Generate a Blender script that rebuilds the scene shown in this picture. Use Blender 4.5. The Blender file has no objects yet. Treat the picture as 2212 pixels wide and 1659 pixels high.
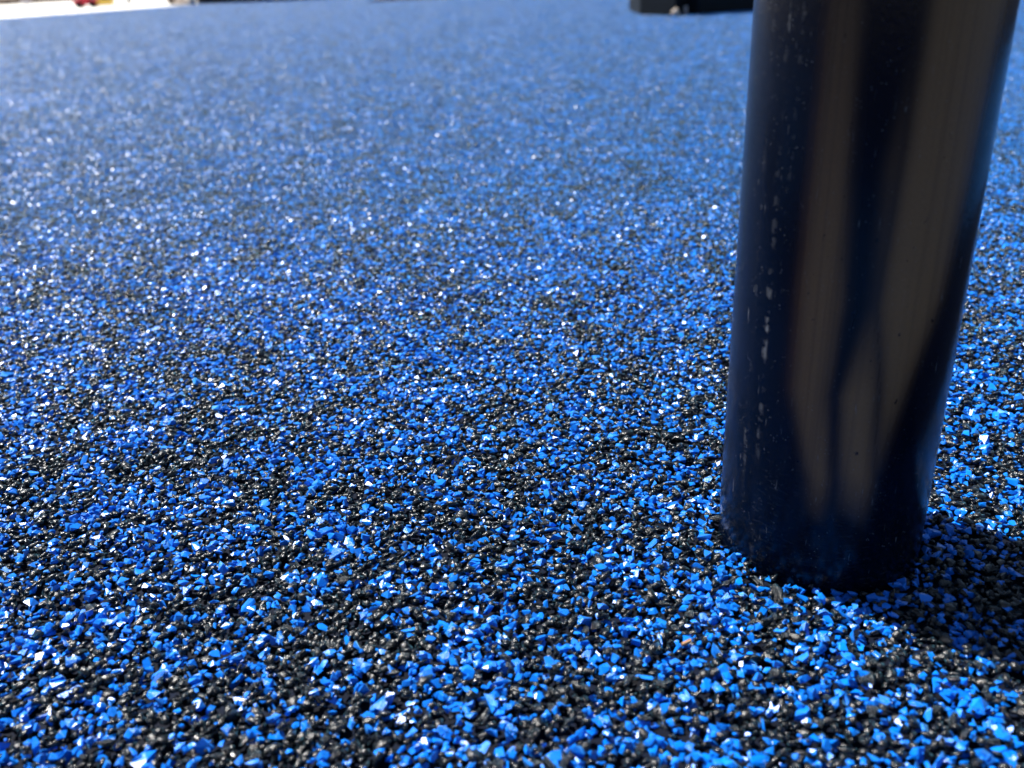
import bpy, bmesh, math, random
import numpy as np
from mathutils import Matrix, Vector

S = bpy.context.scene
COL = S.collection
RNG = np.random.default_rng(7)
random.seed(7)

# ------------------------------------------------------------------ camera
CAM_H = 0.1645
cam_d = bpy.data.cameras.new('camera')
cam = bpy.data.objects.new('camera', cam_d)
COL.objects.link(cam)
S.camera = cam
rt = Vector((0.99899119, -0.04490658, 0.0))
fw = Vector((-0.0190441, -0.42365492, 0.90562345))
dn = Vector((0.04066845, 0.90470985, 0.42408274))
# axes of the picture (x right, y down, z ahead) expressed in the world (X right, Y ahead, Z up)
ax = Vector((rt.x, fw.x, -dn.x)); ay = Vector((rt.y, fw.y, -dn.y)); az = Vector((rt.z, fw.z, -dn.z))
M = Matrix((ax, -ay, -az)).transposed().to_4x4()
M.translation = (0, 0, CAM_H)
cam.matrix_world = M
cam_d.sensor_width = 36.0
cam_d.lens = 36.0 * 1950 / 2212
cam_d.clip_start = 0.01
cam_d.clip_end = 500
cam_d.dof.use_dof = True
cam_d.dof.focus_distance = 0.300
cam_d.dof.aperture_fstop = 14.0

# ------------------------------------------------------------------ sky, sun, exposure
SUN_EL, SUN_AZ = math.radians(51), math.radians(-50)     # azimuth from +Y (ahead), negative = to the left
w = bpy.data.worlds.new('World'); S.world = w; w.use_nodes = True
nt = w.node_tree
bg = nt.nodes['Background']
sky = nt.nodes.new('ShaderNodeTexSky')
sky.sky_type = 'NISHITA'; sky.sun_disc = False
sky.sun_elevation = SUN_EL; sky.sun_rotation = SUN_AZ
nt.links.new(sky.outputs[0], bg.inputs[0])
bg.inputs[1].default_value = 0.05
sd = bpy.data.lights.new('sun', 'SUN'); sd.energy = 5.0; sd.angle = math.radians(0.5); sd.color = (1.0, 0.965, 0.91)
so = bpy.data.objects.new('sun', sd); COL.objects.link(so)
to_sun = Vector((math.sin(SUN_AZ) * math.cos(SUN_EL), math.cos(SUN_AZ) * math.cos(SUN_EL), math.sin(SUN_EL)))
so.rotation_euler = to_sun.to_track_quat('Z', 'Y').to_euler()
so.location = (-3, 3, 5)
S.view_settings.view_transform = 'Standard'
S.view_settings.look = 'None'
S.view_settings.exposure = 1.2
S.view_settings.gamma = 1.0
S.view_settings.use_curve_mapping = False
S.cycles.use_denoising = True
S.cycles.max_bounces = 6
S.cycles.diffuse_bounces = 2
S.cycles.glossy_bounces = 3
S.cycles.caustics_reflective = False
S.cycles.sample_clamp_indirect = 4.0

# ------------------------------------------------------------------ materials
def mat(name):
    m = bpy.data.materials.new(name); m.use_nodes = True
    return m, m.node_tree, m.node_tree.nodes['Principled BSDF']

def node(t, kind, **kw):
    n = t.nodes.new(kind)
    for k, v in kw.items():
        if hasattr(n, k): setattr(n, k, v)
        else: n.inputs[k].default_value = v
    return n

def ramp(t, fac, stops):
    r = t.nodes.new('ShaderNodeValToRGB')
    el = r.color_ramp.elements
    while len(el) < len(stops): el.new(0.5)
    for e, (p, c) in zip(el, stops):
        e.position = p
        e.color = (c, c, c, 1) if isinstance(c, (int, float)) else (*c, 1)
    t.links.new(fac, r.inputs[0])
    return r.outputs[0]

def noise(t, scale, detail=2, rough=0.5, vec=None):
    n = node(t, 'ShaderNodeTexNoise', Scale=scale, Detail=detail, Roughness=rough)
    if vec is not None: t.links.new(vec, n.inputs['Vector'])
    return n.outputs['Fac']

def granule_mat(name, c0, c1, r0, r1, spec, bump, bscale, coat, crough, sheen):
    m, t, b = mat(name)
    geo = t.nodes.new('ShaderNodeNewGeometry')
    tc = t.nodes.new('ShaderNodeTexCoord')
    t.links.new(ramp(t, geo.outputs['Random Per Island'], [(0, c0), (1, c1)]), b.inputs['Base Color'])
    ob = tc.outputs['Object']
    f = noise(t, 900, 2, .6, ob)
    t.links.new(ramp(t, f, [(.35, r0), (.68, r1)]), b.inputs['Roughness'])
    b.inputs['Specular IOR Level'].default_value = spec
    bp = node(t, 'ShaderNodeBump', Strength=bump, Distance=0.0002)
    t.links.new(noise(t, bscale, 3, .65, ob), bp.inputs['Height'])
    t.links.new(bp.outputs[0], b.inputs['Normal'])
    # the polyurethane binder that wets every chip, and a dry dusty bloom at grazing angles
    t.links.new(bp.outputs[0], b.inputs['Coat Normal'])
    b.inputs['Coat Weight'].default_value = coat
    b.inputs['Coat Roughness'].default_value = crough
    b.inputs['Sheen Weight'].default_value = sheen
    b.inputs['Sheen Roughness'].default_value = .35
    b.inputs['Sheen Tint'].default_value = (.25, .70, 1, 1)
    return m

M_BLUE = granule_mat('blue_rubber', (0, .115, .52), (0, .182, .78), .36, .5, .06, .42, 2000, .85, .22, .40)
M_BLACK = granule_mat('black_rubber', (.002, .002, .003), (.006, .006, .007), .26, .42, .08, 1.0, 2300, 1.0, .20, .12)
# the same rubber from far off: its fine relief is below a pixel there and widens the gloss instead
M_BLUE_FAR = granule_mat('blue_rubber_far', (0, .145, .56), (0, .215, .80), .4, .5, .08, .15, 2000, .65, .31, 1.0)
M_BLACK_FAR = granule_mat('black_rubber_far', (.002, .002, .003), (.008, .008, .009), .35, .5, .12, .2, 1700, .8, .28, .60)

def plain(name, c, rough=.6, spec=.5, nscale=None, c2=None, bump=0, bdist=.002):
    m, t, b = mat(name)
    b.inputs['Base Color'].default_value = (*c, 1); b.inputs['Roughness'].default_value = rough
    b.inputs['Specular IOR Level'].default_value = spec
    if nscale:
        tc = t.nodes.new('ShaderNodeTexCoord')
        f = noise(t, nscale, 5, .6, tc.outputs['Object'])
        t.links.new(ramp(t, f, [(.3, c), (.7, c2 or c)]), b.inputs['Base Color'])
        if bump:
            bp = node(t, 'ShaderNodeBump', Strength=bump, Distance=bdist)
            t.links.new(f, bp.inputs['Height']); t.links.new(bp.outputs[0], b.inputs['Normal'])
    return m

M_BINDER = plain('binder', (.003, .003, .004), .8, .1, 400, (.002, .006, .02))
M_CONC = plain('concrete', (.62, .59, .54), .85, .3, 30, (.72, .69, .64), .3)
M_BARK = plain('bark', (.10, .07, .05), .9, .2, 12, (.26, .20, .15), .6, .02)
M_SOIL = plain('soil', (.12, .09, .07), .95, .1, 4, (.2, .16, .12))
M_TIMBER = plain('timber', (.07, .045, .03), .8, .3, 40, (.12, .08, .05))
M_DARKPL = plain('dark_plastic', (.002, .003, .004), .6, .2, 80, (.004, .005, .007))
M_DARKPL2 = plain('charcoal_plastic', (.0015, .004, .008), .6, .15, 60, (.003, .007, .012))
M_BAG = plain('black_cloth', (.005, .005, .007), .8, .2, 120, (.012, .012, .014))
M_STONE = plain('pale_stone', (.45, .36, .29), .7, .3, 90, (.6, .5, .42))
M_BROWN = plain('brown_leather', (.05, .028, .02), .6, .4, 90, (.08, .05, .035))
M_RED = plain('red_plastic', (.62, .015, .04), .35, .5, 60, (.7, .03, .06))
M_YEL = plain('yellow_plastic', (.75, .45, .02), .35, .5, 60, (.8, .52, .04))
M_PAPER = plain('pale_paper', (.45, .43, .48), .8, .3, 60, (.55, .5, .5))
M_METAL = plain('dark_metal', (.03, .03, .028), .4, .5, 60, (.045, .042, .04))
M_WOOD = plain('wood_chip', (.22, .11, .05), .7, .4, 900, (.32, .17, .08), .4, .0002)

# ------------------------------------------------------------------ helpers
def tag(o, label=None, cat=None, group=None, kind=None):
    if label: o['label'] = label
    if cat: o['category'] = cat
    if group: o['group'] = group
    if kind: o['kind'] = kind
    return o

def obj(name, me, parent=None, loc=(0, 0, 0)):
    o = bpy.data.objects.new(name, me); COL.objects.link(o)
    o.location = loc
    if parent: o.parent = parent
    return o

def mesh_bm(name, bm, m):
    me = bpy.data.meshes.new(name); bm.to_mesh(me); bm.free()
    me.materials.append(m)
    return me

def box_bm(x0, x1, y0, y1, z0, z1, bev=0, bm=None):
    bm = bm or bmesh.new()
    r = bmesh.ops.create_cube(bm, size=1)
    for v in r['verts']:
        v.co = Vector((x0 + (v.co.x + .5) * (x1 - x0), y0 + (v.co.y + .5) * (y1 - y0), z0 + (v.co.z + .5) * (z1 - z0)))
    if bev:
        es = list({e for v in r['verts'] for e in v.link_edges})
        bmesh.ops.bevel(bm, geom=es, offset=bev, segments=3, profile=.6, affect='EDGES')
    return bm

def prism_bm(pts, z0, z1):
    bm = bmesh.new()
    lo = [bm.verts.new((x, y, z0)) for x, y in pts]
    hi = [bm.verts.new((x, y, z1)) for x, y in pts]
    bm.faces.new(hi); bm.faces.new(lo[::-1])
    n = len(pts)
    for i in range(n):
        j = (i + 1) % n
        bm.faces.new((lo[i], lo[j], hi[j], hi[i]))
    return bm

# ------------------------------------------------------------------ the setting
me = mesh_bm('ground', prism_bm([(-200, -200), (200, -200), (200, 200), (-200, 200)], -.3, -.052), M_SOIL)
tag(obj('ground', me), kind='structure')

# far edge of the play surface (measured along its line), concrete beyond it
EDGE = [(-9.0, -2.9), (-2.598, 5.154), (-2.152, 5.752), (-1.90, 6.09), (1.5, 10.5), (9.0, 14.0)]
def edge_y(x): return float(np.interp(x, [p[0] for p in EDGE], [p[1] for p in EDGE]))
BACK = [(-14, -3.6), (-4.236, 8.46), (-3.80, 8.80), (-3.60, 9.3), (9, 25)]

rubber_pts = [(-9, -4), (9, -4)] + [(x, y) for x, y in EDGE[::-1]]
surf = obj('play_surface', mesh_bm('play_surface', prism_bm(rubber_pts, -.05, -.0032), M_BINDER))
tag(surf, kind='structure')
conc_pts = [(x, y + .004) for x, y in EDGE] + [(x, y) for x, y in BACK[::-1]]
tag(obj('concrete_path', mesh_bm('concrete_path', prism_bm(conc_pts, -.05, -.001), M_CONC)), kind='structure')
bed_pts = [(x - .05, y + .05) for x, y in BACK] + [(9, 30), (-14, 30)]
tag(obj('mulch_bed', mesh_bm('mulch_bed', prism_bm(bed_pts, -.05, .0), M_BARK)), kind='structure')

# ------------------------------------------------------------------ rubber granules
def hull_shapes(n, npts):
    out = []
    for _ in range(n):
        bm = bmesh.new()
        pts = RNG.normal(size=(npts, 3)); pts /= np.linalg.norm(pts, axis=1)[:, None]
        pts *= RNG.uniform(.72, 1.12, (npts, 1))
        # a couple of torn, flat sides
        for _k in range(3):
            nrm = RNG.normal(size=3); nrm /= np.linalg.norm(nrm)
            dd = pts @ nrm; cut = RNG.uniform(.45, .7)
            pts -= np.where(dd > cut, dd - cut, 0)[:, None] * nrm
        for p in pts: bm.verts.new(p)
        bmesh.ops.convex_hull(bm, input=bm.verts)
        for v in [v for v in bm.verts if not v.link_faces]: bm.verts.remove(v)
        bmesh.ops.triangulate(bm, faces=bm.faces)
        bmesh.ops.recalc_face_normals(bm, faces=bm.faces)
        bm.verts.index_update()
        out.append((np.array([v.co[:] for v in bm.verts]), np.array([[v.index for v in f.verts] for f in bm.faces])))
        bm.free()
    return out

def rand_rot(n, tilt):
    """random spin about Z, then a random lean of about tilt radians"""
    a = RNG.uniform(0, 2 * np.pi, n); t = RNG.normal(0, tilt, n); b = RNG.uniform(0, 2 * np.pi, n)
    ca, sa = np.cos(a), np.sin(a); z = np.zeros(n); o = np.ones(n)
    Rz = np.stack([np.stack([ca, -sa, z], -1), np.stack([sa, ca, z], -1), np.stack([z, z, o], -1)], 1)
    kx, ky = np.cos(b), np.sin(b); ct, st = np.cos(t), np.sin(t); v = 1 - ct
    Rt = np.stack([np.stack([ct + kx * kx * v, kx * ky * v, ky * st], -1),
                   np.stack([kx * ky * v, ct + ky * ky * v, -kx * st], -1),
                   np.stack([-ky * st, kx * st, ct], -1)], 1)
    return Rt @ Rz

def sizes(n):
    s = np.exp(RNG.normal(np.log(.00141), .31, n)).clip(.0006, .0023)   # half size, m
    return s[:, None] * np.stack([RNG.uniform(.8, 1.45, n), RNG.uniform(.65, 1.05, n), RNG.uniform(.42, .85, n)], 1)

def build_granules(P, SC, R, blue, shapes, extra_pts=None, mats=None, slot=None):
    """one mesh from many chips; blue: bool per chip"""
    n = len(P); which = RNG.integers(0, len(shapes), n)
    V, F, MI = [], [], []; base = 0
    for k, (sv, sf) in enumerate(shapes):
        idx = np.nonzero(which == k)[0]
        if not len(idx): continue
        v = np.einsum('nij,nvj->nvi', R[idx], sv[None] * SC[idx][:, None, :]) + P[idx][:, None, :]
        f = sf[None] + (np.arange(len(idx)) * len(sv))[:, None, None] + base
        V.append(v.reshape(-1, 3)); F.append(f.reshape(-1, 3)); MI.append(np.repeat(np.where(blue[idx], 0, 1) + (0 if slot is None else slot[idx]), len(sf)))
        base += len(idx) * len(sv)
    V = np.concatenate(V); F = np.concatenate(F); MI = np.concatenate(MI)
    nv = len(V)
    if extra_pts is not None: V = np.concatenate([V, extra_pts])
    me = bpy.data.meshes.new('granules')
    me.vertices.add(len(V)); me.vertices.foreach_set('co', V.astype(np.float32).ravel())
    me.loops.add(F.size); me.loops.foreach_set('vertex_index', F.astype(np.int32).ravel())
    me.polygons.add(len(F))
    me.polygons.foreach_set('loop_start', np.arange(0, F.size, 3, dtype=np.int32))
    me.polygons.foreach_set('material_index', MI.astype(np.int32))
    for mm in (mats or (M_BLUE, M_BLACK)): me.materials.append(mm)
    me.update(calc_edges=True)
    me.attributes.remove(me.attributes['sharp_face']) if 'sharp_face' in me.attributes else None
    me.polygons.foreach_set('use_smooth', MI % 2 == 1)
    return me, nv

def compound(n):
    a, b_ = hull_shapes(n, 11), hull_shapes(n, 8)
    out = []
    for (v1, f1), (v2, f2) in zip(a, b_):
        off = RNG.normal(size=3); off[2] *= .5; off /= np.linalg.norm(off)
        v2 = v2 * RNG.uniform(.35, .62) + off * RNG.uniform(.6, .85)
        out.append((np.concatenate([v1, v2]) * .92, np.concatenate([f1, f2 + len(v1)])))
    return out
SHAPES = compound(22) + hull_shapes(22, 13)
SHAPES_FAR = hull_shapes(24, 9)
PX, PY, PR = 0.0930, 0.2345, 0.0298       # the pole

def colour_field(x, y):
    """share of blue chips, drifting in small clumps"""
    g = np.sin(x * 611 + 1.3 * np.sin(y * 433)) * np.sin(y * 577 + 1.1 * np.sin(x * 389)) \
        + .6 * np.sin(x * 190 + 2 + np.sin(y * 140)) * np.sin(y * 230 + 1)
    h_ = np.sin(x * 71 + 2.1 * np.sin(y * 47 + 1)) * np.sin(y * 63 + 1.7 * np.sin(x * 39)) + .7 * np.sin(x * 133 + y * 60) * np.sin(y * 118 - x * 71)
    return (.46 + .15 * g + .19 * h_).clip(.1, .88)

# near field: every chip placed on its own
STEP = .0019; FAR0 = .66
gx = np.arange(-.52, .62, STEP); gy = np.arange(.085, FAR0, STEP)
GX, GY = np.meshgrid(gx, gy); P = np.stack([GX.ravel(), GY.ravel()], 1)
P += RNG.uniform(-.62, .62, P.shape) * STEP
m = (np.abs(P[:, 0] - .01) < .05 + .66 * P[:, 1]) & (P[:, 1] < FAR0)
m &= np.hypot(P[:, 0] - PX, P[:, 1] - PY) > PR + .0004
P = P[m]; n = len(P)
SC = sizes(n); lay = (1.15 - .75 * P[:, 1]).clip(.55, 1.1)        # trowelled flatter away from the pole
R = rand_rot(n, .40 * lay); SC[:, 2] *= .6 + .4 * lay
SC *= np.interp(P[:, 1], [.2, FAR0], [1.03, .88])[:, None]
und = .0006 * np.sin(P[:, 0] * 61 + 1) * np.sin(P[:, 1] * 53) * (1 - P[:, 1] / FAR0)
Z = RNG.normal(-.0004, .0007, n).clip(-.002, .0012) * lay + und
low = RNG.uniform(size=n) < .30
Z = np.where(low, Z - RNG.uniform(.0007, .0015, n), Z)
SC[low] *= 1.25
P3 = np.concatenate([P, Z[:, None]], 1)
blue = RNG.uniform(size=n) < colour_field(P[:, 0], P[:, 1]) + np.interp(P[:, 1], [.25, FAR0], [0, .05])

# the 300 that show largest become parts of their own
depth = P3 @ np.array([-fw.x * 0, 1, 0]) ; px_size = SC[:, :2].mean(1) / np.hypot(P3[:, 1] * .9 + .069, P3[:, 0])
inview = (np.abs(P3[:, 0]) < .52 * (P3[:, 1] * .9 + .069)) & (P3[:, 1] > .142) & (Z > -.0002)
score = np.where(inview, px_size, 0); top = np.argsort(-score)[:300]
single = np.zeros(n, bool); single[top] = True

# far field: jittered patches of the same chips, turned at random, out to the concrete
TILE = .30
def tile_object(k):
    st = .0019; a = np.arange(0, TILE, st); A, B = np.meshgrid(a, a)
    p = np.stack([A.ravel(), B.ravel()], 1) + RNG.uniform(-.6, .6, (A.size, 2)) * st - TILE / 2
    q = len(p); sc = sizes(q) * .9
    sc[:, 2] *= .7; z = RNG.normal(-.0002, .00035, q).clip(-.001, .0008)
    me, _ = build_granules(np.concatenate([p, z[:, None]], 1), sc, rand_rot(q, .22),
                           RNG.uniform(size=q) < colour_field(p[:, 0] + k, p[:, 1]) + .05, SHAPES_FAR, None, (M_BLUE_FAR, M_BLACK_FAR))
    return bpy.data.objects.new('granule_patch', me)
tiles = [tile_object(k) for k in range(3)]
tp = []
def inside(xc, yc):
    return abs(xc) < .32 + .60 * (yc + .15) and yc < 5.3 + (1.4 if xc < -.7 else 0)
for j in range(0, 21):
    yc = FAR0 + TILE / 2 + j * TILE
    for i in range(-18, 19):
        xc = i * TILE + .07
        if inside(xc, yc) and yc + TILE / 2 < edge_y(xc - TILE / 2): tp.append((xc, yc, 0))
# beside the pole and around the camera the same carpet goes on, outside the hand-placed fan
NEAR_TP = []
for j in range(-3, 3):
    yc = FAR0 - TILE / 2 - j * TILE
    for i in range(-4, 5):
        xc = i * TILE + .07
        # keep clear of the fan
        nearx = max(abs(xc) - TILE / 2 - .01, 0)
        if nearx > .05 + .66 * min(max(yc + TILE / 2, 0), FAR0) or yc + TILE / 2 < .085: NEAR_TP.append((xc, yc, -.0002))
# strip that fills up to the slanting edge
tp = np.array(tp); fine = []
have = {(round(a, 3), round(b, 3)) for a, b, _ in tp}
for j in range(0, 21):
    yc = FAR0 + TILE / 2 + j * TILE
    for i in range(-18, 19):
        xc = i * TILE + .07
        if (round(xc, 3), round(yc, 3)) in have or not inside(xc, yc): continue
        if yc - TILE / 2 > edge_y(xc + TILE / 2): continue
        a = np.arange(-TILE / 2, TILE / 2, .0062); A, B = np.meshgrid(a + xc, a + yc)
        q = np.stack([A.ravel(), B.ravel()], 1) + RNG.uniform(-.5, .5, (A.size, 2)) * .0062
        ey = np.interp(q[:, 0], [p[0] for p in EDGE], [p[1] for p in EDGE])
        fine.append(q[q[:, 1] < ey - .002])
fine = np.concatenate(fine)
nf = len(fine); SCf = sizes(nf) * 2.6; SCf[:, 2] *= .4; Rf = rand_rot(nf, .15)
P3f = np.concatenate([fine, RNG.normal(-.0002, .0008, nf)[:, None]], 1)

keep = ~single
farslot = 2 * (RNG.uniform(size=n) < ((P[:, 1] - .26) / .38).clip(0, 1) ** 1.2)
me_near, nv = build_granules(np.concatenate([P3[keep]]), SC[keep], R[keep], blue[keep], SHAPES, None, (M_BLUE, M_BLACK, M_BLUE_FAR, M_BLACK_FAR), farslot[keep])
alltp = np.concatenate([tp, np.array(NEAR_TP)])
me_edge, nve = build_granules(P3f, SCf, Rf, RNG.uniform(size=nf) < .57, SHAPES_FAR, alltp, (M_BLUE_FAR, M_BLACK_FAR))

stuff = tag(obj('granules', me_near, surf), kind='stuff')
stuff2 = tag(obj('distant_granules', me_edge, surf), kind='stuff')
nT = len(alltp)
def attr(me, name, typ, vals, comp):
    a = me.attributes.new(name, typ, 'POINT'); a.data.foreach_set(comp, vals)
sel = np.zeros(nve + nT, bool); sel[nve:] = True
attr(me_edge, 'is_patch', 'BOOLEAN', sel, 'value')
idx = np.zeros(nve + nT, np.int32); idx[nve:] = RNG.integers(0, 3, nT); attr(me_edge, 'patch', 'INT', idx, 'value')
rot = np.zeros((nve + nT, 3), np.float32); rot[nve:, 2] = RNG.integers(0, 4, nT) * (np.pi / 2)
attr(me_edge, 'turn', 'FLOAT_VECTOR', rot.ravel(), 'vector')

ng = bpy.data.node_groups.new('granule_carpet', 'GeometryNodeTree')
ng.interface.new_socket('Geometry', in_out='INPUT', socket_type='NodeSocketGeometry')
ng.interface.new_socket('Geometry', in_out='OUTPUT', socket_type='NodeSocketGeometry')
gi = ng.nodes.new('NodeGroupInput'); go = ng.nodes.new('NodeGroupOutput')
g2i = ng.nodes.new('GeometryNodeGeometryToInstance')
iop = ng.nodes.new('GeometryNodeInstanceOnPoints')
for t_ in tiles[::-1]:
    oi = ng.nodes.new('GeometryNodeObjectInfo'); oi.inputs['Object'].default_value = t_
    oi.inputs['As Instance'].default_value = True
    ng.links.new(oi.outputs['Geometry'], g2i.inputs[0])
def named(nm, typ):
    a = ng.nodes.new('GeometryNodeInputNamedAttribute'); a.data_type = typ; a.inputs[0].default_value = nm
    return a.outputs[0]
jn = ng.nodes.new('GeometryNodeJoinGeometry')
ng.links.new(gi.outputs[0], iop.inputs['Points'])
ng.links.new(named('is_patch', 'BOOLEAN'), iop.inputs['Selection'])
iop.inputs['Pick Instance'].default_value = True
ng.links.new(g2i.outputs[0], iop.inputs['Instance'])
ng.links.new(named('patch', 'INT'), iop.inputs['Instance Index'])
ng.links.new(named('turn', 'FLOAT_VECTOR'), iop.inputs['Rotation'])
ng.links.new(iop.outputs[0], jn.inputs[0])
ng.links.new(gi.outputs[0], jn.inputs[0])
ng.links.new(jn.outputs[0], go.inputs[0])
md = stuff2.modifiers.new('carpet', 'NODES'); md.node_group = ng

# the largest chips, each a part of the surface
chip_me = []
for k in range(14):
    sv, sf = SHAPES[k]
    for mm in (M_BLUE, M_BLACK):
        me = bpy.data.meshes.new('granule'); me.from_pydata(sv.tolist(), [], sf.tolist()); me.materials.append(mm); chip_me.append(me)
        me.polygons.foreach_set('use_smooth', [mm is M_BLACK] * len(me.polygons))
for i in top:
    me = chip_me[2 * random.randrange(14) + (0 if blue[i] else 1)]
    o = bpy.data.objects.new('granule', me); COL.objects.link(o); o.parent = surf
    o.matrix_local = Matrix.Translation(P3[i]) @ Matrix(R[i].tolist()).to_4x4() @ Matrix.Diagonal((*SC[i], 1))

# ------------------------------------------------------------------ the pole
m, t, b = mat('navy_paint')
tc = t.nodes.new('ShaderNodeTexCoord')
sep = t.nodes.new('ShaderNodeSeparateXYZ'); t.links.new(tc.outputs['Object'], sep.inputs[0])
def math_(op, a, c=None, clamp=False):
    q = t.nodes.new('ShaderNodeMath'); q.operation = op; q.use_clamp = clamp
    for i, v in enumerate((a, c)):
        if v is None: continue
        if isinstance(v, (int, float)): q.inputs[i].default_value = v
        else: t.links.new(v, q.inputs[i])
    return q.outputs[0]
ang = math_('ARCTAN2', sep.outputs[1], sep.outputs[0])
def cyl_vec(sa, sz, off=0.0):
    cb = t.nodes.new('ShaderNodeCombineXYZ')
    t.links.new(math_('ADD', math_('MULTIPLY', ang, sa), off), cb.inputs[0])
    t.links.new(math_('MULTIPLY', sep.outputs[2], sz), cb.inputs[1])
    return cb.outputs[0]
refl_at = t.nodes.new('ShaderNodeAttribute'); refl_at.attribute_name = 'refl_bands'  # mask for the warm reflections painted into the base colour
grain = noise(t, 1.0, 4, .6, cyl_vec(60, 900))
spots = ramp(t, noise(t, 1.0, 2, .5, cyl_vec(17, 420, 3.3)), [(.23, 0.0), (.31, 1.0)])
refl_bands = math_('MULTIPLY', math_('MULTIPLY', refl_at.outputs['Fac'], ramp(t, grain, [(.25, .8), (.75, 1.0)])), math_('MULTIPLY', spots, ramp(t, noise(t, 1.0, 3, .6, cyl_vec(26, 5, 6.0)), [(.32, .74), (.5, 1.0)])))
# paint chips and scuffs: short dashes that run down the pole, and fine flecks
dash = ramp(t, noise(t, 1.0, 3, .6, cyl_vec(26, 110, 9.0)), [(.67, 0.0), (.75, 1.0)])
dash_band = t.nodes.new('ShaderNodeAttribute'); dash_band.attribute_name = 'scuff'
dash2 = ramp(t, noise(t, 1.0, 3, .6, cyl_vec(6, 300, 5.0)), [(.50, 0.0), (.60, 1.0)])
scuff = math_('MULTIPLY', dash_band.outputs['Fac'], dash2)
vor = node(t, 'ShaderNodeTexVoronoi', Scale=1.0); t.links.new(cyl_vec(30, 900, 2.0), vor.inputs['Vector'])
fleck_sel = ramp(t, noise(t, 1.0, 2, .5, cyl_vec(9, 260, 1.0)), [(.52, 0.0), (.66, 1.0)])
fleck = math_('MULTIPLY', ramp(t, vor.outputs['Distance'], [(.08, 1.0), (.2, 0.0)]), fleck_sel)
# grime and rubbed marks that circle the foot of the pole
foot = ramp(t, sep.outputs[2], [(0.0, 1.0), (.030, .8), (.046, 0.0)])
rub = math_('MULTIPLY', ramp(t, noise(t, 1.0, 3, .6, cyl_vec(10, 1100, 4.0)), [(.56, 0.0), (.68, 1.0)]), foot)
scuff = math_('ADD', scuff, math_('MULTIPLY', rub, .07))
light = math_('ADD', math_('MULTIPLY', scuff, .5), math_('ADD', math_('MULTIPLY', fleck, .35), math_('MULTIPLY', dash, .3)), True)
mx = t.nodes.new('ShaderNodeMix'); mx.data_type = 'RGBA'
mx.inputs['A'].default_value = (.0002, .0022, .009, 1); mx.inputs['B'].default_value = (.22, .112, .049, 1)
t.links.new(refl_bands, mx.inputs['Factor'])
mx2 = t.nodes.new('ShaderNodeMix'); mx2.data_type = 'RGBA'
t.links.new(mx.outputs['Result'], mx2.inputs['A']); mx2.inputs['B'].default_value = (.30, .31, .33, 1)
t.links.new(light, mx2.inputs['Factor'])
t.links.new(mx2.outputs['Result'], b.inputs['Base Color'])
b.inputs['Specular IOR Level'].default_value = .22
t.links.new(ramp(t, refl_bands, [(0, .20), (1, .45)]), b.inputs['Roughness'])
bp = node(t, 'ShaderNodeBump', Strength=.25, Distance=.0002)
t.links.new(noise(t, 1.0, 3, .6, cyl_vec(25, 500, 7)), bp.inputs['Height']); t.links.new(bp.outputs[0], b.inputs['Normal'])
M_POLE = m

POLE_H = 2.3
bm = bmesh.new()
SEG = 256
zs = list(np.arange(-.04, .20, .002)) + list(np.arange(.20, POLE_H, .1)) + [POLE_H]
rings = []
for z in zs:
    rings.append([bm.verts.new((PR * math.cos(2 * math.pi * i / SEG), PR * math.sin(2 * math.pi * i / SEG), z)) for i in range(SEG)])
for a, c in zip(rings, rings[1:]):
    for i in range(SEG):
        f = bm.faces.new((a[i], a[(i + 1) % SEG], c[(i + 1) % SEG], c[i])); f.smooth = True
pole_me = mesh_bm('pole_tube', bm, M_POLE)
# tan reflections painted into the pole colour as bands, given as (height, [(from, to, amount)...]) round the tube, 0..1 across the near side
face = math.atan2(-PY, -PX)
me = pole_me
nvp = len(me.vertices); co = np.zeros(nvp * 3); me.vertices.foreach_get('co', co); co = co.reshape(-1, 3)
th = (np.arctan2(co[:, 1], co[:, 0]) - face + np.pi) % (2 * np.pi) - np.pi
u = np.where(np.abs(th) < np.pi / 2, .5 + .5 * np.sin(th), -1)
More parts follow.
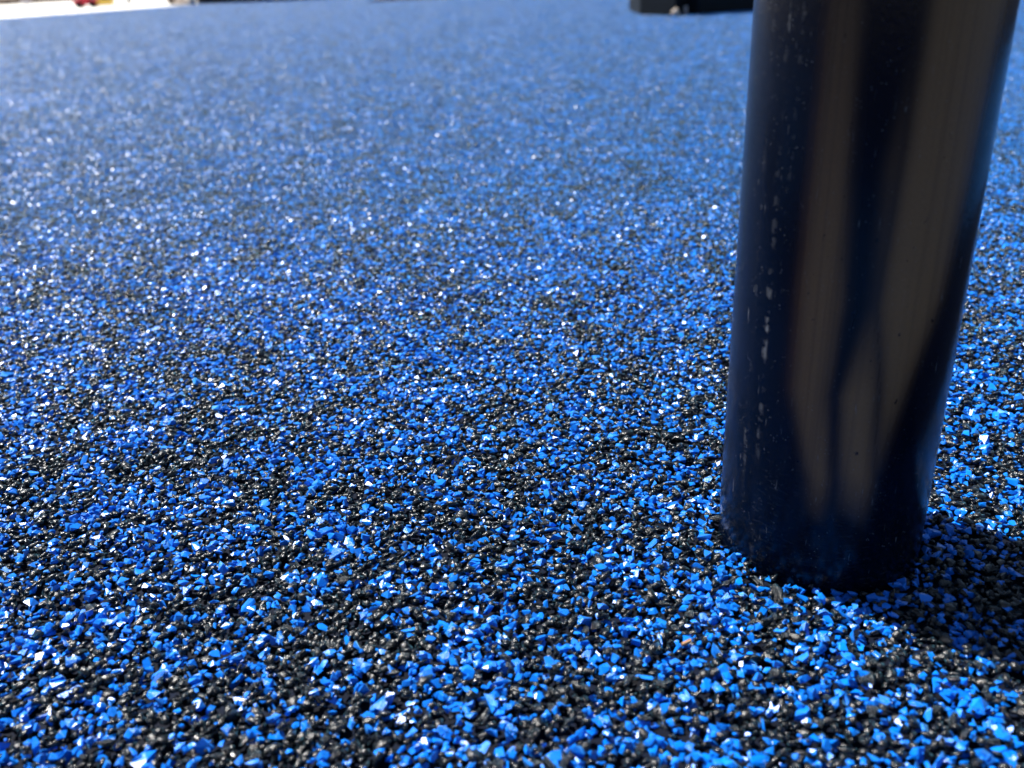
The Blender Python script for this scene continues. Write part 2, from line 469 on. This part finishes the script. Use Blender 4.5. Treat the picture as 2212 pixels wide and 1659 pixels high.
# borders of the painted reflections slide smoothly from one height to the next
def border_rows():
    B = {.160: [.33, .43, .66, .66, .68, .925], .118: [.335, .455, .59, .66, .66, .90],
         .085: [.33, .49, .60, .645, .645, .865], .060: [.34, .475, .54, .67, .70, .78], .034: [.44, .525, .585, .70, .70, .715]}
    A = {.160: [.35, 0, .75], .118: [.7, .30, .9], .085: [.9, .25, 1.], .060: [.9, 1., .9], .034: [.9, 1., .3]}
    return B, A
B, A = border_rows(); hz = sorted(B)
reflv = np.zeros(nvp); scuffv = np.zeros(nvp)
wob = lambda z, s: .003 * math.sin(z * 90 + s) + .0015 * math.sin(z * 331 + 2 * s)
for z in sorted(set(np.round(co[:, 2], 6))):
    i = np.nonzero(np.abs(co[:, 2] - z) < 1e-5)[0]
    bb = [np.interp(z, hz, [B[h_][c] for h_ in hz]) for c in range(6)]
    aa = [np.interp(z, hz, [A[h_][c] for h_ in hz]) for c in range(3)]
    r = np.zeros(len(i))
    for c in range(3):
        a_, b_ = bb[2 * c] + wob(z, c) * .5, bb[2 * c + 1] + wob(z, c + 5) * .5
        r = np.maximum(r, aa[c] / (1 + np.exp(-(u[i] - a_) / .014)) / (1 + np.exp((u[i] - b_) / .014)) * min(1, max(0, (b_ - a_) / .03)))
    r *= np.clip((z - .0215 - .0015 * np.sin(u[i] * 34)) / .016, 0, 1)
    reflv[i] = r
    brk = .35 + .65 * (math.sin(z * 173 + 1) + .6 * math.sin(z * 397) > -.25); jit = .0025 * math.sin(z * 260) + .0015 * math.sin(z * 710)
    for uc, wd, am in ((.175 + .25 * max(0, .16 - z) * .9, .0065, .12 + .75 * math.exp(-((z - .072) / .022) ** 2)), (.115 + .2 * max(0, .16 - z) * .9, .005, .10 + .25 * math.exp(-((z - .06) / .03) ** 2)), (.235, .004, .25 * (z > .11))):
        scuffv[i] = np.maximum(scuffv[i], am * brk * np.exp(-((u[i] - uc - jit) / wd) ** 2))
reflv[u < 0] = 0; scuffv[u < 0] = 0
a = me.attributes.new('refl_bands', 'FLOAT', 'POINT'); a.data.foreach_set('value', reflv.astype(np.float32))
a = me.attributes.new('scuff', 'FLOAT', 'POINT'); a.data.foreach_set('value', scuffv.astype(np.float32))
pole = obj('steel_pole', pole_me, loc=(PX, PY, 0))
tag(pole, 'glossy dark navy steel pole with painted-on tan reflections rising close up from the granules', 'pole')
bm = bmesh.new()
bmesh.ops.create_uvsphere(bm, u_segments=48, v_segments=16, radius=1)
for v in bm.verts:
    v.co = Vector((v.co.x * (PR + .002), v.co.y * (PR + .002), max(v.co.z, -.35) * .02 + POLE_H))
for f in bm.faces: f.smooth = True
obj('cap', mesh_bm('cap', bm, M_DARKPL), pole)

# ------------------------------------------------------------------ small and far things
def lump(name, m, rx, ry, rz, seed, parent=None, loc=(0, 0, 0), sub=3, amp=.15, rotz=0):
    r = random.Random(seed)
    bm = bmesh.new(); bmesh.ops.create_icosphere(bm, subdivisions=sub, radius=1)
    ph = [r.uniform(0, 6) for _ in range(6)]
    for v in bm.verts:
        c = v.co
        k = 1 + amp * (math.sin(c.x * 3 + ph[0]) * math.sin(c.y * 2.7 + ph[1]) + .6 * math.sin(c.z * 5 + ph[2]) * math.sin(c.x * 4.4 + ph[3]))
        v.co = Vector((c.x * rx * k, c.y * ry * k, (max(c.z, -.75) + .75) * rz * k))
    for f in bm.faces: f.smooth = True
    o = obj(name, mesh_bm(name, bm, m), parent, loc); o.rotation_euler.z = rotz
    return o

# wood chip lying on the granules before the pole
bm = bmesh.new()
L = .0016
prof = [(-1, .25), (-.6, .42), (.1, .36), (.8, .45), (1.05, .1), (.7, -.3), (-.2, -.38), (-.9, -.25)]
lo = [bm.verts.new((x * L, y * L * .8, -.0003 + .0002 * math.sin(x * 3))) for x, y in prof]
hi = [bm.verts.new((x * L * .94, y * L * .7, .0004 + .0002 * math.sin(x * 3))) for x, y in prof]
bm.faces.new(hi); bm.faces.new(lo[::-1])
for i in range(8): bm.faces.new((lo[i], lo[(i + 1) % 8], hi[(i + 1) % 8], hi[i]))
wc = obj('wood_chip', mesh_bm('wood_chip', bm, M_WOOD), loc=(.0425, .1840, .0016)); wc.rotation_euler = (.15, -.1, .35)
tag(wc, 'tiny orange brown wood chip lying among the granules left of the pole shadow', 'wood chip')

# black base unit behind the pole: two blocks with a dark recess between
base = bpy.data.objects.new('equipment_base', None); COL.objects.link(base); base.location = (.54, 2.84, 0)
tag(base, 'low black boxy equipment base with a recess, standing behind the pole on the blue surface', 'base')
BH = .16
bmL = prism_bm([(-.100, .12), (-.013, -.002), (.006, .028), (-.02, .44), (-.09, .44)], -.004, BH)
bmesh.ops.bevel(bmL, geom=[e for e in bmL.edges], offset=.004, segments=2, affect='EDGES')
obj('side_block', mesh_bm('side_block', bmL, M_DARKPL2), base)
bmR = prism_bm([(.056, .025), (.44, .195), (.36, .50), (.03, .46), (.03, .05)], -.004, BH)
bmesh.ops.bevel(bmR, geom=[e for e in bmR.edges], offset=.004, segments=2, affect='EDGES')
obj('long_block', mesh_bm('long_block', bmR, M_DARKPL2), base)
obj('recess_panel', mesh_bm('recess_panel', box_bm(-.015, .05, .06, .40, -.004, BH - .01, .002), M_DARKPL), base)
obj('bolt', mesh_bm('bolt', box_bm(.020, .030, .045, .0595, .002, .022, .002), M_PAPER), base)

# two pale pebbles at the foot of the base
for (x, y, r, s, lb) in ((.474, 2.945, .010, 3, 'pale pebble left of the other at the foot of the black base'),
                         (.520, 2.815, .012, 5, 'pale pebble at the front corner of the black base')):
    p = lump('pebble', M_STONE, r, r * .8, r * .9, s, loc=(x, y, .001)); tag(p, lb, 'pebble', 'pebbles by the black base')

# black bag at the far edge of the surface
bag = bpy.data.objects.new('black_bag', None); COL.objects.link(bag); bag.location = (-1.87, 6.06, 0)
tag(bag, 'long low black bag lying on the far edge of the blue surface', 'bag')
bm = bmesh.new(); NS, NR = 44, 20
rows_ = []
for i in range(NS + 1):
    s_ = i / NS; x = s_ * 1.5
    k = min(1, (math.sin(math.pi * min(max(s_, .004), .996))) ** .35)
    rr = []
    for j in range(NR):
        a = 2 * math.pi * j / NR
        rad = 1 + .05 * math.sin(x * 17 + a * 3) + .03 * math.sin(x * 41 + a * 5)
        rr.append(bm.verts.new((x, .17 * k * math.cos(a) * rad + .17 + .045 * x, max(0, .13 * k * (math.sin(a) + .8) * rad))))
    rows_.append(rr)
for p_, q_ in zip(rows_, rows_[1:]):
    for j in range(NR):
        f = bm.faces.new((p_[j], q_[j], q_[(j + 1) % NR], p_[(j + 1) % NR])); f.smooth = True
bm.faces.new(rows_[0]); bm.faces.new(rows_[-1][::-1])
bmesh.ops.recalc_face_normals(bm, faces=bm.faces)
obj('body', mesh_bm('bag_body', bm, M_BAG), bag)
for x in (.45, 1.05):
    bm = bmesh.new(); prev = None
    for j in range(25):
        a = -.4 + (math.pi + .8) * j / 24; c_, s2 = math.cos(a), math.sin(a)
        q = [bm.verts.new((x + dx, .18 * c_ + .17 + .045 * x, max(.001, .137 * (s2 + .8)))) for dx in (-.02, .02)]
        if prev: bm.faces.new((prev[0], prev[1], q[1], q[0]))
        prev = q
    bmesh.ops.solidify(bm, geom=bm.faces, thickness=.004)
    obj('strap', mesh_bm('strap', bm, M_DARKPL), bag)
sh = lump('leather_pouch', M_BROWN, .055, .04, .06, 11, loc=(-2.06, 6.36, 0)); tag(sh, 'small dark brown pouch beside the left end of the black bag', 'pouch')
for (x, y, rx, rz, s, lb) in ((-1.955, 6.20, .050, .022, 21, 'long flat beige stone before the left end of the black bag'),
                              (-1.855, 6.045, .026, .024, 22, 'smaller round beige stone right of the flat one by the black bag')):
    p = lump('beige_stone', M_STONE, rx, .025, rz, s, loc=(x, y, .002)); tag(p, lb, 'stone', 'beige stones by the black bag'); p.rotation_euler.z = .2

# dark metal post standing just beyond the edge
post = obj('metal_post', mesh_bm('metal_post', box_bm(-.012, .012, -.012, .012, -.01, .95, .003), M_METAL), loc=(-2.535, 6.85, 0))
post.rotation_euler = (0, -.10, .3)
tag(post, 'thin dark metal post standing on the white concrete beyond the blue surface', 'post')

# toy truck on the concrete
toy = bpy.data.objects.new('toy_truck', None); COL.objects.link(toy); toy.location = (-2.665, 6.50, -.001); toy.scale = (1.25, 1.25, 1.25); toy.rotation_euler.z = .15
tag(toy, 'small red toy truck with a yellow scoop left on the white concrete', 'toy')
obj('body', mesh_bm('toy_body', box_bm(-.075, .045, -.035, .035, .014, .042, .008), M_RED), toy)
obj('cab', mesh_bm('toy_cab', box_bm(-.05, .01, -.03, .03, .043, .072, .008), M_RED), toy)
obj('scoop', mesh_bm('toy_scoop', prism_bm([(.047, -.04), (.115, -.045), (.125, .0), (.115, .045), (.047, .04)], .008, .036), M_YEL), toy)
for x in (-.048, .02):
    for y in (-.037, .037):
        bm = bmesh.new(); bmesh.ops.create_cone(bm, cap_ends=True, segments=20, radius1=.016, radius2=.016, depth=.01, matrix=Matrix.Translation((x, y, .016)) @ Matrix.Rotation(math.pi / 2, 4, 'X'))
        obj('wheel', mesh_bm('wheel', bm, M_DARKPL), toy)

lp = lump('crumpled_paper', M_PAPER, .042, .03, .022, 31, loc=(-3.96, 8.36, -.001), amp=.3)
tag(lp, 'small crumpled grey paper on the white concrete near the bark bed', 'litter')

# timber edging of the bark bed, boards end to end
edg = bpy.data.objects.new('bed_edging', None); COL.objects.link(edg); edg.location = (-3.72, 9.02, 0)
tag(edg, 'low dark timber edging between the white concrete and the bark bed', 'edging')
ea = math.atan2(15.7, 12.6)
for k in range(8):
    bm = box_bm(0, 1.19, -.02, .02, -.02, .09, .004)
    o = obj('board', mesh_bm('board', bm, M_TIMBER), edg, (k * 1.195 * math.cos(ea), k * 1.195 * math.sin(ea), 0)); o.rotation_euler.z = ea

# bark pieces on the bed
nb = 5200
pb = np.stack([RNG.uniform(-6.2, -3.4, nb), RNG.uniform(0, 2.4, nb)], 1)
pb[:, 1] += np.interp(pb[:, 0], [p[0] for p in BACK], [p[1] for p in BACK]) + .06
sb = np.exp(RNG.normal(np.log(.022), .4, nb))[:, None] * np.stack([RNG.uniform(1, 2, nb), RNG.uniform(.5, .9, nb), RNG.uniform(.2, .5, nb)], 1)
me, _ = build_granules(np.concatenate([pb, RNG.uniform(.004, .02, nb)[:, None]], 1), sb, rand_rot(nb, .3), RNG.uniform(size=nb) < .5, SHAPES_FAR)
me.materials[0] = M_BARK; me.materials[1] = M_TIMBER
tag(obj('bark_mulch', me), 'brown bark mulch covering the bed beyond the concrete', 'mulch', kind='stuff')
